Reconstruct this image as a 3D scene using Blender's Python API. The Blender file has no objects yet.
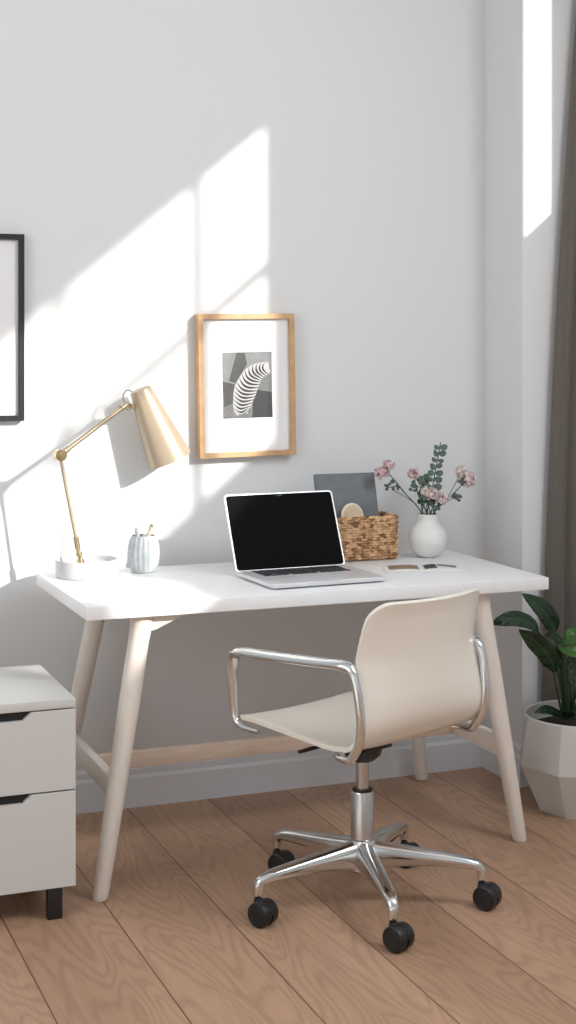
import bpy, bmesh, math, random
from mathutils import Vector, Matrix, noise
R = math.radians
PI = math.pi
C = bpy.context.scene.collection
random.seed(7)

# ------------------------------------------------------------------ materials
def newmat(name):
    m = bpy.data.materials.new(name); m.use_nodes = True
    nt = m.node_tree
    return m, nt, nt.nodes['Principled BSDF']

def pr(name, col, rough=.5, metal=0., spec=.5, bump=0., bscale=200., var=0., vscale=8., coat=0., sheen=0., sub=0.):
    m, nt, b = newmat(name)
    b.inputs['Base Color'].default_value = (*col, 1)
    b.inputs['Roughness'].default_value = rough
    b.inputs['Metallic'].default_value = metal
    b.inputs['Specular IOR Level'].default_value = spec
    b.inputs['Coat Weight'].default_value = coat
    b.inputs['Sheen Weight'].default_value = sheen
    tc = nt.nodes.new('ShaderNodeTexCoord')
    if bump:
        n = nt.nodes.new('ShaderNodeTexNoise'); n.inputs['Scale'].default_value = bscale
        n.inputs['Detail'].default_value = 3
        nt.links.new(tc.outputs['Object'], n.inputs['Vector'])
        bp = nt.nodes.new('ShaderNodeBump'); bp.inputs['Strength'].default_value = bump
        bp.inputs['Distance'].default_value = .001
        nt.links.new(n.outputs['Fac'], bp.inputs['Height'])
        nt.links.new(bp.outputs['Normal'], b.inputs['Normal'])
    if var:
        n = nt.nodes.new('ShaderNodeTexNoise'); n.inputs['Scale'].default_value = vscale
        n.inputs['Detail'].default_value = 5
        nt.links.new(tc.outputs['Object'], n.inputs['Vector'])
        r = nt.nodes.new('ShaderNodeValToRGB')
        r.color_ramp.elements[0].position = .3; r.color_ramp.elements[1].position = .7
        r.color_ramp.elements[0].color = (*[c*(1-var) for c in col], 1)
        r.color_ramp.elements[1].color = (*[min(1, c*(1+var)) for c in col], 1)
        nt.links.new(n.outputs['Fac'], r.inputs['Fac'])
        nt.links.new(r.outputs['Color'], b.inputs['Base Color'])
    return m

def wood(name, c0, c1, scale=(1, 1, 12), rough=.45, nscale=6., axis=None):
    m, nt, b = newmat(name)
    tc = nt.nodes.new('ShaderNodeTexCoord'); mp = nt.nodes.new('ShaderNodeMapping')
    mp.inputs['Scale'].default_value = scale
    nt.links.new(tc.outputs['Object'], mp.inputs['Vector'])
    n = nt.nodes.new('ShaderNodeTexNoise'); n.inputs['Scale'].default_value = nscale
    n.inputs['Detail'].default_value = 6; n.inputs['Distortion'].default_value = .6
    nt.links.new(mp.outputs['Vector'], n.inputs['Vector'])
    r = nt.nodes.new('ShaderNodeValToRGB')
    r.color_ramp.elements[0].position = .32; r.color_ramp.elements[1].position = .68
    r.color_ramp.elements[0].color = (*c0, 1); r.color_ramp.elements[1].color = (*c1, 1)
    nt.links.new(n.outputs['Fac'], r.inputs['Fac']); nt.links.new(r.outputs['Color'], b.inputs['Base Color'])
    b.inputs['Roughness'].default_value = rough
    return m

def floor_material():
    m, nt, b = newmat('oak_floorboards')
    N, L = nt.nodes.new, nt.links.new
    def mth(op, a, bb=None, clamp=False):
        n = N('ShaderNodeMath'); n.operation = op; n.use_clamp = clamp
        for i, v in enumerate((a, bb)):
            if v is None: continue
            if isinstance(v, (int, float)): n.inputs[i].default_value = v
            else: L(v, n.inputs[i])
        return n.outputs[0]
    tc = N('ShaderNodeTexCoord'); sx = N('ShaderNodeSeparateXYZ'); L(tc.outputs['Object'], sx.inputs[0])
    W = .2535; LEN = 40.0
    u = mth('DIVIDE', mth('ADD', sx.outputs['X'], .62), W)
    idx = mth('FLOOR', u); fr = mth('FRACT', u)
    wn = N('ShaderNodeTexWhiteNoise'); wn.noise_dimensions = '1D'; L(idx, wn.inputs['W'])
    vv = mth('ADD', mth('DIVIDE', sx.outputs['Y'], LEN), mth('MULTIPLY', wn.outputs['Value'], 5.0))
    idy = mth('FLOOR', vv); fy = mth('FRACT', vv)
    wn2 = N('ShaderNodeTexWhiteNoise'); wn2.noise_dimensions = '2D'
    cb = N('ShaderNodeCombineXYZ'); L(idx, cb.inputs[0]); L(idy, cb.inputs[1]); L(cb.outputs[0], wn2.inputs['Vector'])
    # grain coordinates: each board gets its own offset
    off = mth('MULTIPLY', wn2.outputs['Value'], 37.0)
    gx = mth('ADD', sx.outputs['X'], off)
    gc = N('ShaderNodeCombineXYZ'); L(gx, gc.inputs[0]); L(mth('MULTIPLY', sx.outputs['Y'], .16), gc.inputs[1]); L(off, gc.inputs[2])
    # cathedral figure: contour lines of a stretched noise
    n1 = N('ShaderNodeTexNoise'); n1.inputs['Scale'].default_value = 7.5; n1.inputs['Detail'].default_value = 1.5
    n1.inputs['Distortion'].default_value = .25
    L(gc.outputs[0], n1.inputs['Vector'])
    ring = mth('SINE', mth('MULTIPLY', n1.outputs['Fac'], 120.0))
    ring = mth('ADD', mth('MULTIPLY', ring, .5), .5)
    ring = mth('POWER', ring, 2.2)
    # fine fibre
    gc2 = N('ShaderNodeCombineXYZ'); L(gx, gc2.inputs[0]); L(mth('MULTIPLY', sx.outputs['Y'], .03), gc2.inputs[1])
    n2 = N('ShaderNodeTexNoise'); n2.inputs['Scale'].default_value = 190; n2.inputs['Detail'].default_value = 4
    L(gc2.outputs[0], n2.inputs['Vector'])
    n3 = N('ShaderNodeTexNoise'); n3.inputs['Scale'].default_value = 3.2; n3.inputs['Detail'].default_value = 3
    L(gc.outputs[0], n3.inputs['Vector'])
    tone = mth('ADD', mth('MULTIPLY', n3.outputs['Fac'], .75), mth('MULTIPLY', wn2.outputs['Value'], .22))
    ramp = N('ShaderNodeValToRGB'); L(tone, ramp.inputs['Fac'])
    e = ramp.color_ramp.elements
    e[0].position = .2; e[0].color = (.385, .230, .144, 1)
    e[1].position = .75; e[1].color = (.57, .360, .238, 1)
    dark = mth('SUBTRACT', 1.0, mth('ADD', mth('MULTIPLY', ring, .15), mth('MULTIPLY', mth('SUBTRACT', n2.outputs['Fac'], .4), .35)))
    mx = N('ShaderNodeMix'); mx.data_type = 'RGBA'; mx.blend_type = 'MULTIPLY'; mx.inputs['Factor'].default_value = 1
    L(ramp.outputs['Color'], mx.inputs['A'])
    cg = N('ShaderNodeCombineXYZ')
    for i in range(3): L(dark, cg.inputs[i])
    L(cg.outputs[0], mx.inputs['B'])
    # seams
    ex = mth('MINIMUM', fr, mth('SUBTRACT', 1.0, fr))
    ey = mth('MINIMUM', fy, mth('SUBTRACT', 1.0, fy))
    sxm = mth('LESS_THAN', ex, .0065); seam = sxm
    mx2 = N('ShaderNodeMix'); mx2.data_type = 'RGBA'; L(mth('MULTIPLY', seam, .88), mx2.inputs['Factor'])
    L(mx.outputs['Result'], mx2.inputs['A']); mx2.inputs['B'].default_value = (.09, .04, .025, 1)
    L(mx2.outputs['Result'], b.inputs['Base Color'])
    b.inputs['Roughness'].default_value = .42
    b.inputs['Specular IOR Level'].default_value = .35
    h = mth('SUBTRACT', mth('ADD', mth('MULTIPLY', ring, -.25), mth('MULTIPLY', n2.outputs['Fac'], .3)), mth('MULTIPLY', seam, 2.0))
    bp = N('ShaderNodeBump'); bp.inputs['Strength'].default_value = .35; bp.inputs['Distance'].default_value = .0015
    L(h, bp.inputs['Height']); L(bp.outputs['Normal'], b.inputs['Normal'])
    return m

def basket_material():
    m, nt, b = newmat('woven_water_hyacinth')
    N, L = nt.nodes.new, nt.links.new
    tc = N('ShaderNodeTexCoord')
    mp = N('ShaderNodeMapping'); mp.inputs['Scale'].default_value = (44, 44, 62)
    L(tc.outputs['Object'], mp.inputs['Vector'])
    v = N('ShaderNodeTexVoronoi'); v.inputs['Scale'].default_value = 1.6; L(mp.outputs['Vector'], v.inputs['Vector'])
    n = N('ShaderNodeTexNoise'); n.inputs['Scale'].default_value = 260; n.inputs['Detail'].default_value = 3
    L(tc.outputs['Object'], n.inputs['Vector'])
    sp = N('ShaderNodeSeparateColor'); L(v.outputs['Color'], sp.inputs[0])
    a = N('ShaderNodeMath'); a.operation = 'MULTIPLY_ADD'; L(n.outputs['Fac'], a.inputs[0]); a.inputs[1].default_value = .9
    s = N('ShaderNodeMath'); s.operation = 'MULTIPLY_ADD'; L(sp.outputs[0], s.inputs[0]); s.inputs[1].default_value = .55; s.inputs[2].default_value = -.22
    L(s.outputs[0], a.inputs[2])
    r = N('ShaderNodeValToRGB'); L(a.outputs[0], r.inputs['Fac'])
    e = r.color_ramp.elements
    e[0].position = .22; e[0].color = (.17, .075, .028, 1)
    e[1].position = .75; e[1].color = (.78, .52, .30, 1)
    k = r.color_ramp.elements.new(.45); k.color = (.47, .26, .12, 1)
    L(r.outputs['Color'], b.inputs['Base Color']); b.inputs['Roughness'].default_value = .7
    bp = N('ShaderNodeBump'); bp.inputs['Strength'].default_value = .6; bp.inputs['Distance'].default_value = .001
    L(n.outputs['Fac'], bp.inputs['Height']); L(bp.outputs['Normal'], b.inputs['Normal'])
    return m

def leaf_material():
    m, nt, b = newmat('glossy_leaf')
    N, L = nt.nodes.new, nt.links.new
    tc = N('ShaderNodeTexCoord')
    n = N('ShaderNodeTexNoise'); n.inputs['Scale'].default_value = 14; L(tc.outputs['Object'], n.inputs['Vector'])
    r = N('ShaderNodeValToRGB'); L(n.outputs['Fac'], r.inputs['Fac'])
    r.color_ramp.elements[0].position = .3; r.color_ramp.elements[0].color = (.006, .022, .010, 1)
    r.color_ramp.elements[1].position = .75; r.color_ramp.elements[1].color = (.016, .062, .022, 1)
    L(r.outputs['Color'], b.inputs['Base Color'])
    b.inputs['Roughness'].default_value = .2
    return m

M = dict(
    wall=pr('wall_paint', (.76, .772, .775), .85, spec=.25, bump=.12, bscale=420),
    trim=pr('baseboard_paint', (.74, .76, .80), .5, spec=.4),
    ceiling=pr('ceiling_paint', (.82, .82, .82), .9),
    frame_white=pr('window_frame_paint', (.8, .8, .8), .4),
    floor=floor_material(),
    desk_top=pr('white_laminate', (.86, .865, .875), .42, spec=.35),
    desk_leg=wood('pale_limed_wood', (.76, .69, .625), (.80, .735, .675), (10, 10, 1.5), .5, 6),
    stretcher=wood('pale_beech_rail', (.60, .455, .36), (.69, .55, .445), (2, 14, 14), .5, 6),
    shell=pr('cream_shell', (.83, .78, .70), .27, spec=.5),
    chrome=pr('polished_aluminium', (.72, .75, .77), .14, metal=1),
    satin=pr('brushed_aluminium', (.56, .56, .56), .26, metal=1),
    black_plastic=pr('black_plastic', (.014, .014, .015), .35),
    caster=pr('black_caster_tread', (.011, .011, .012), .42),
    caster_face=pr('black_caster_face', (.02, .02, .022), .25),
    cab=pr('light_grey_lacquer', (.64, .64, .625), .42, spec=.4),
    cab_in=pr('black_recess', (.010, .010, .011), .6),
    black_metal=pr('black_metal', (.012, .012, .013), .4),
    lamp_tan=pr('tan_lacquered_metal', (.45, .365, .265), .36, metal=.25, spec=.5),
    lamp_lining=pr('shade_lining', (.30, .26, .20), .6),
    brass=pr('brushed_brass', (.62, .50, .30), .24, metal=1),
    brass_arm=pr('tan_brass_arm', (.42, .35, .24), .38, metal=.6),
    lamp_white=pr('matt_white_metal', (.64, .64, .64), .5),
    cable=pr('grey_cable', (.18, .15, .11), .5),
    jar=pr('pale_grey_ceramic', (.47, .50, .52), .38, spec=.5, var=.10, vscale=60),
    twig=wood('pencil_wood', (.42, .33, .25), (.66, .56, .46), (1, 1, 6), .6, 20),
    grey_pencil=pr('grey_pencil_paint', (.42, .43, .43), .45),
    alu=pr('silver_aluminium', (.74, .75, .77), .36, metal=.35),
    screen=pr('black_glass', (.009, .009, .0095), .4, spec=.0),
    key=pr('black_keycap', (.02, .02, .023), .45),
    keywell=pr('keyboard_well', (.50, .505, .51), .5),
    track=pr('trackpad_glass', (.66, .67, .69), .35),
    basket=basket_material(),
    board=pr('dark_grey_cover', (.175, .19, .205), .7, bump=.2, bscale=500, var=.08, vscale=30),
    round_wood=wood('pale_maple', (.66, .50, .33), (.78, .63, .45), (4, 4, 30), .5, 6),
    rim_wood=wood('maple_edge', (.80, .70, .55), (.86, .77, .63), (4, 4, 20), .5, 6),
    vase=pr('white_matt_ceramic', (.79, .785, .765), .42, spec=.45),
    stem=pr('dark_green_stem', (.045, .075, .045), .6),
    euc=pr('eucalyptus_leaf', (.095, .145, .115), .6, var=.3, vscale=60),
    petal=pr('pale_pink_petal', (.84, .69, .675), .7, var=.22, vscale=120),
    petal2=pr('dusty_pink_petal', (.76, .56, .57), .7, var=.22, vscale=120),
    petal3=pr('cream_pink_petal', (.85, .75, .70), .7, var=.16, vscale=120),
    paper=pr('paper', (.80, .79, .76), .8, spec=.2),
    print_tan=pr('print_tan', (.56, .42, .27), .6, var=.2, vscale=60),
    print_dark=pr('print_dark', (.11, .12, .12), .6, var=.3, vscale=80),
    print_grey=pr('print_grey', (.42, .43, .42), .6, var=.2, vscale=50),
    oak_frame=wood('oak_frame', (.52, .32, .165), (.62, .40, .22), (5, 5, 5), .42, 5),
    black_frame=pr('black_frame_paint', (.016, .017, .019), .35),
    mat=pr('white_mat_board', (.83, .83, .835), .8, spec=.2),
    ph_light=pr('photo_light_grey', (.19, .193, .197), .5, var=.15, vscale=25),
    ph_mid=pr('photo_mid_grey', (.055, .056, .058), .5, var=.2, vscale=25),
    ph_dark=pr('photo_dark_grey', (.024, .0245, .026), .5, var=.25, vscale=18),
    ph_ground=pr('photo_lower_grey', (.13, .132, .136), .5, var=.2, vscale=40),
    ph_white=pr('photo_white', (.42, .42, .42), .5),
    ph_black=pr('photo_black', (.012, .012, .013), .5),
    curtain=pr('taupe_linen', (.145, .128, .112), .9, spec=.15, bump=.5, bscale=900, var=.08, vscale=300, sheen=.15),
    pot=pr('pale_stoneware', (.68, .675, .66), .55, bump=.1, bscale=300),
    soil=pr('dark_soil', (.018, .013, .010), .95, bump=1., bscale=120),
    leaf=leaf_material(),
    leaf_bright=pr('fresh_green_leaf', (.045, .125, .02), .28, var=.25, vscale=20),
    rib=pr('leaf_midrib', (.045, .11, .04), .4),
    petiole=pr('dark_petiole', (.025, .055, .02), .4),
)

# ------------------------------------------------------------------ mesh helpers
def obj(name, bm, mat, parent=None, smooth=True, angle=35, kind=None):
    me = bpy.data.meshes.new(name)
    bmesh.ops.recalc_face_normals(bm, faces=bm.faces)
    bm.to_mesh(me); bm.free()
    if smooth:
        for p in me.polygons: p.use_smooth = True
        me.set_sharp_from_angle(angle=R(angle))
    for mm in (mat if isinstance(mat, (list, tuple)) else [mat]): me.materials.append(mm)
    o = bpy.data.objects.new(name, me); C.objects.link(o)
    if parent: o.parent = parent
    if kind: o['kind'] = kind
    return o

def tag(o, label, cat, group=None):
    o['label'] = label; o['category'] = cat
    if group: o['group'] = group
    return o

def thing(name, label, cat, loc=(0, 0, 0), rz=0., group=None):
    o = bpy.data.objects.new(name, None); C.objects.link(o)
    o.location = loc; o.rotation_euler = (0, 0, rz); o.empty_display_size = .05
    return tag(o, label, cat, group)

def B(): return bmesh.new()

def box(bm, lo, hi, bevel=0., mi=0, seg=2):
    lo, hi = Vector(lo), Vector(hi)
    c = (lo+hi)/2; s = hi-lo
    r = bmesh.ops.create_cube(bm, size=1, matrix=Matrix.Translation(c) @ Matrix.Diagonal((*s, 1)))
    vs = r['verts']; fs = list({f for v in vs for f in v.link_faces})
    for f in fs: f.material_index = mi
    if bevel:
        es = list({e for v in vs for e in v.link_edges})
        bmesh.ops.bevel(bm, geom=es, offset=bevel, segments=seg, affect='EDGES', profile=.5)
    return vs

def xform(bm, mat, start=0):
    bm.verts.ensure_lookup_table()
    bmesh.ops.transform(bm, matrix=mat, verts=bm.verts[start:])

def tube(bm, pts, r, n=12, closed=False, flat=None, up=None, cap=True):
    """pts: points, r: radius or list; flat: list/number factor for the second axis."""
    pts = [Vector(p) for p in pts]; k = len(pts)
    rs = r if isinstance(r, (list, tuple)) else [r]*k
    fl = flat if isinstance(flat, (list, tuple)) else [flat or 1.]*k
    rings = []; prev = None
    for i, p in enumerate(pts):
        if closed: t = pts[(i+1) % k]-pts[i-1]
        else: t = pts[min(i+1, k-1)]-pts[max(i-1, 0)]
        t.normalize()
        if up is not None:
            a = Vector(up); a = (a-t*a.dot(t)).normalized()
        elif prev is None:
            a = Vector((0, 0, 1)) if abs(t.z) < .9 else Vector((1, 0, 0)); a = (a-t*a.dot(t)).normalized()
        else:
            a = (prev-t*prev.dot(t)).normalized()
        prev = a; b = t.cross(a)
        rings.append([bm.verts.new(p+(a*math.cos(q)*fl[i]+b*math.sin(q))*rs[i]) for q in [2*PI*j/n for j in range(n)]])
    for i in range(k if closed else k-1):
        A, Bb = rings[i], rings[(i+1) % k]
        for j in range(n): bm.faces.new((A[j], A[(j+1) % n], Bb[(j+1) % n], Bb[j]))
    if cap and not closed:
        bm.faces.new(rings[0][::-1]); bm.faces.new(rings[-1])
    return rings

def lathe(bm, prof, n=40, mod=None, closed_top=False):
    rings = []
    for (r, z) in prof:
        if r < 1e-6: rings.append([bm.verts.new((0, 0, z))])
        else:
            rings.append([bm.verts.new(((r*(mod(2*PI*j/n, z) if mod else 1))*math.cos(2*PI*j/n),
                                        (r*(mod(2*PI*j/n, z) if mod else 1))*math.sin(2*PI*j/n), z)) for j in range(n)])
    for a, b in zip(rings, rings[1:]):
        for j in range(n):
            j2 = (j+1) % n
            if len(a) == 1 and len(b) == 1: continue
            if len(a) == 1: bm.faces.new((a[0], b[j2], b[j]))
            elif len(b) == 1: bm.faces.new((a[j], a[j2], b[0]))
            else: bm.faces.new((a[j], a[j2], b[j2], b[j]))

def cr(P, sub=8, closed=False):
    """Catmull-Rom through points (any dimension tuples)."""
    P = [tuple(p) for p in P]; n = len(P); out = []
    def g(i): return P[i % n] if closed else P[max(0, min(n-1, i))]
    for i in range(n if closed else n-1):
        p0, p1, p2, p3 = g(i-1), g(i), g(i+1), g(i+2)
        for s in range(sub):
            t = s/sub
            out.append(tuple(.5*((2*b)+(-a+c)*t+(2*a-5*b+4*c-d)*t*t+(-a+3*b-3*c+d)*t**3) for a, b, c, d in zip(p0, p1, p2, p3)))
    if not closed: out.append(P[-1])
    return out

def prism(bm, poly, axis, a, b, mi=0):
    """poly of 2D points extruded along axis ('x','y','z') from a to b."""
    def mk(p, t):
        return {'x': (t, p[0], p[1]), 'y': (p[0], t, p[1]), 'z': (p[0], p[1], t)}[axis]
    A = [bm.verts.new(mk(p, a)) for p in poly]; Bv = [bm.verts.new(mk(p, b)) for p in poly]
    n = len(poly); fs = []
    fs.append(bm.faces.new(A[::-1])); fs.append(bm.faces.new(Bv))
    for i in range(n): fs.append(bm.faces.new((A[i], A[(i+1) % n], Bv[(i+1) % n], Bv[i])))
    for f in fs: f.material_index = mi

def copy_tree(o, parent=None):
    c = o.copy(); C.objects.link(c); c.parent = parent
    for ch in o.children: copy_tree(ch, c)
    return c

# ------------------------------------------------------------------ setting
XR = 1.30           # right wall inner face
def struct(name, bm, m, parent=None, smooth=False):
    return obj(name, bm, m, parent, smooth=smooth, kind=None if parent else 'structure')

b = B(); box(b, (-2.7, -6.2, -.05), (1.6, .15, 0)); struct('floor', b, M['floor'])
b = B(); box(b, (-2.7, 0, 0), (1.6, .15, 3.2)); struct('wall_back', b, M['wall'])
LW0, LW1 = -3.1, -1.1  # extent of the opening added to the left wall for the fill lamp
b = B(); box(b, (-2.85, -6.2, 0), (-2.7, LW0, 3.2)); box(b, (-2.85, LW1, 0), (-2.7, .15, 3.2)); box(b, (-2.85, LW0, 0), (-2.7, LW1, 1.2)); box(b, (-2.85, LW0, 2.7), (-2.7, LW1, 3.2)); struct('wall_left', b, M['wall'])
b = B(); lm_ = (LW0+LW1)/2
box(b, (-2.80, LW0, 1.2), (-2.76, LW0+.05, 2.7)); box(b, (-2.80, LW1-.05, 1.2), (-2.76, LW1, 2.7)); box(b, (-2.80, LW0+.05, 1.2), (-2.76, LW1-.05, 1.25)); box(b, (-2.80, LW0+.05, 2.65), (-2.76, LW1-.05, 2.7)); box(b, (-2.80, lm_-.02, 1.25), (-2.76, lm_+.02, 2.65)); struct('window_3', b, M['frame_white'])  # added, unseen window frame around the left fill lamp
b = B(); box(b, (-2.85, -6.35, 0), (1.6, -6.2, .9)); box(b, (-2.85, -6.35, 2.7), (XR+.06, -6.2, 3.3)); box(b, (-2.85, -6.35, .9), (-2.0, -6.2, 2.7)); box(b, (.9, -6.35, .9), (1.6, -6.2, 2.7)); struct('wall_front', b, M['wall'])
b = B(); box(b, (-2.85, -6.2, 3.2), (XR+.06, .15, 3.3)); struct('ceiling', b, M['ceiling'])
b = B(); box(b, (.848, -.245, 0), (XR, 0, 3.2)); struct('wall_corner', b, M['wall'])
# right wall with two high window openings (near the ceiling, outside the frame)
WZ0, WZ1 = 2.085, 3.12
W1 = (-3.70, -1.88); W2 = (-1.02, -.78); WZ2 = 2.08
b = B(); T = XR+.06
box(b, (XR, -6.2, 0), (T, .0, WZ0)); box(b, (XR, -6.2, WZ1), (T, .0, 3.2))
box(b, (XR, -6.2, WZ0), (T, W1[0], WZ1)); box(b, (XR, W1[1], WZ0), (T, W2[0], WZ1)); box(b, (XR, W2[1], WZ0), (T, .0, WZ1))
box(b, (XR, W2[0], WZ0), (T, W2[1], WZ2))
struct('wall_right', b, M['wall'])
def window(n, y0, y1, z0, z1, vs, hs):
    b = B(); x0, x1 = XR+.015, XR+.045; f = .018
    box(b, (x0, y0, z0), (x1, y0+f, z1)); box(b, (x0, y1-f, z0), (x1, y1, z1))
    box(b, (x0, y0+f, z0), (x1, y1-f, z0+f)); box(b, (x0, y0+f, z1-f), (x1, y1-f, z1))
    w = struct('window_%d' % n, b, M['frame_white'])
    for v in vs:
        b = B(); box(b, (x0+.004, v-.015, z0+f), (x1-.004, v+.015, z1-f)); obj('mullion', b, M['frame_white'], w, smooth=False)
    for h in hs:
        b = B(); box(b, (x0+.006, y0+f, h-.016), (x1-.006, y1-f, h+.016)); obj('glazing_bar', b, M['frame_white'], w, smooth=False)
window(1, W1[0], W1[1], WZ0, WZ1, (-2.905, -2.262), (2.655,))
window(2, W2[0], W2[1], WZ2, WZ1, (), ())
def bb_profile(): return [(0, 0), (.018, 0), (.018, .086), (.014, .093), (.010, .095), (.010, .112), (.004, .122), (0, .122)]
b = B(); prism(b, [(-d, z) for d, z in bb_profile()], 'x', -2.7, .848); struct('baseboard_back', b, M['trim'])
b = B()
prism(b, [(.848-d, z) for d, z in bb_profile()], 'y', -.263, -.018)
prism(b, [(-.245-d, z) for d, z in bb_profile()], 'x', .848, XR); struct('baseboard_corner', b, M['trim'])
b = B(); prism(b, [(XR-d, z) for d, z in bb_profile()], 'y', -6.2, -.263); struct('baseboard_right', b, M['trim'])

# ------------------------------------------------------------------ desk
ZT = .73
desk = thing('desk', 'white desk with splayed pale wooden legs standing against the wall', 'desk', (0, -.41, 0))
def D(o): o.matrix_parent_inverse = Matrix.Translation((0, .41, 0)); return o
b = B(); box(b, (-.658, -.712, .696), (.661, -.110, ZT), .002); D(obj('tabletop', b, M['desk_top'], desk))
legs = {}
for key, top, foot in (('fl', (-.499, -.655, .695), (-.624, -.708, 0)), ('fr', (.469, -.655, .695), (.575, -.700, 0)),
                       ('bl', (-.478, -.165, .695), (-.605, -.085, 0)), ('br', (.469, -.165, .695), (.585, -.070, 0))):
    t, f = Vector(top), Vector(foot); legs[key] = (t, f)
    b = B(); rr = [.033, .0285, .0265, .0265, .0245, .022, .0195, .0205, .019]
    ss = [0, .03, .10, .3, .55, .8, .985, .992, 1.]
    rr = [.034, .029, .0265, .027, .0255, .0225, .0205, .0195, .0175]
    rings = tube(b, [t.lerp(f, s) for s in ss], rr, 20)
    for ring, zz in ((rings[0], .6955), (rings[-1], .0005)):
        for v in ring: v.co.z = zz
    for v in rings[-2]: v.co.z = .004
    for v in rings[-3]: v.co.z = .010
    D(obj('leg', b, M['desk_leg'], desk, angle=50))
def legat(k, z):
    t, f = legs[k]; return t.lerp(f, (t.z-z)/(t.z-f.z))
for (a, c) in (('fl', 'bl'), ('fr', 'br')):
    p, q = legat(a, .262), legat(c, .245)
    b = B(); w, h = .013, .028
    vs = []
    for pt in (p, q):
        for dx, dz in ((-w, -h), (w, -h), (w, h), (-w, h)): vs.append(b.verts.new(pt+Vector((dx, 0, dz))))
    for i in range(4): b.faces.new((vs[i], vs[(i+1) % 4], vs[4+(i+1) % 4], vs[4+i]))
    b.faces.new(vs[:4][::-1]); b.faces.new(vs[4:])
    bmesh.ops.bevel(b, geom=b.edges[:], offset=.004, segments=2, affect='EDGES', profile=.5)
    D(obj('side_stretcher', b, M['desk_leg'], desk))
xa = (legat('fl', .25).x+legat('bl', .25).x)/2+.006; xb = (legat('fr', .25).x+legat('br', .25).x)/2-.006
b = B(); box(b, (xa, -.392, .226), (xb, -.368, .270), .003); D(obj('long_stretcher', b, M['stretcher'], desk))
for k, sx in (('fl', 1), ('fr', -1), ('bl', 1), ('br', -1)):
    t = legs[k][0]; b = B()
    poly = [(t.x-.03*sx, .6958), (t.x+.135*sx, .6958), (t.x+.125*sx, .690), (t.x+.07*sx, .672), (t.x+.035*sx, .655), (t.x-.01*sx, .645), (t.x-.025*sx, .67)]
    prism(b, poly, 'y', t.y-.016, t.y+.016); bmesh.ops.bevel(b, geom=b.edges[:], offset=.003, segments=2, affect='EDGES', profile=.5)
    D(obj('bracket', b, M['desk_leg'], desk))
for sx in (-1, 1):
    x = -.49 if sx < 0 else .47
    b = B(); box(b, (x-.02, -.60, .672), (x+.02, -.22, .696), .003); D(obj('support_rail', b, M['desk_leg'], desk))

# ------------------------------------------------------------------ office chair
CH = (-.021, -.957, 0)
chair = thing('office_chair', 'cream shell swivel chair with polished arms on five black casters', 'chair', CH, R(21.6))
# bent shell: side profile (y, z), half width, forward curl of the wings
prof = [(.222, .449, .205), (.205, .4525, .212), (.15, .452, .213), (.07, .447, .213), (-.02, .441, .212), (-.09, .437, .212), (-.135, .440, .213),
        (-.172, .452, .213), (-.203, .476, .212), (-.222, .510, .211), (-.230, .555, .210), (-.232, .61, .207), (-.238, .67, .203), (-.252, .735, .198), (-.270, .788, .192)]
P = cr(prof, 4)
# rounded top corners: finer rows and a narrowing half width near the top edge
RC = .045; zt_ = P[-1][1]; lo_ = [p for p in P if not (p[1] > zt_-RC and p[0] < -.2)]; a_ = lo_[-1]; e_ = P[-1]
for k in range(1, 11):
    f = math.sin(k/10*PI/2); h = RC*f
    t = (zt_-RC+h-a_[1])/(e_[1]-a_[1])
    lo_.append((a_[0]+(e_[0]-a_[0])*t**1.25, zt_-RC+h, a_[2]+(e_[2]-a_[2])*t-RC+math.sqrt(max(0, RC*RC-h*h))))
P = lo_
nW = 20; grid = []
b = B()
for i, (y, z, hw) in enumerate(P):
    s = i/(len(P)-1); row = []
    up = max(0., min(1., (z-.45)/.2)) if y < -.15 else 0.
    for j in range(nW+1):
        a = -1+2*j/nW
        x = a*hw-.006
        yy = y + (.050*(abs(a*hw)/.2)**2.0*up)
        zz = z + (0.004*abs(a)**3 if y > -.15 else 0) - (.006*(1-abs(a)**2)*(1-up) if y > -.2 else 0)
        # rounded top corners and gently rounded front corners
        if s < .05:
            k = (.05-s)/.05; yy -= .03*(max(0, abs(a)-.75)/.25)**2*k
        row.append(b.verts.new((x, yy, zz)))
    grid.append(row)
for r0, r1 in zip(grid, grid[1:]):
    for j in range(nW): b.faces.new((r0[j], r0[j+1], r1[j+1], r1[j]))
o = obj('seat_shell', b, M['shell'], chair, angle=60)
so = o.modifiers.new('thickness', 'SOLIDIFY'); so.thickness = .011; so.offset = 0
be = o.modifiers.new('soft_edge', 'BEVEL'); be.width = .003; be.segments = 2; be.limit_method = 'ANGLE'; be.angle_limit = R(50)
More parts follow.
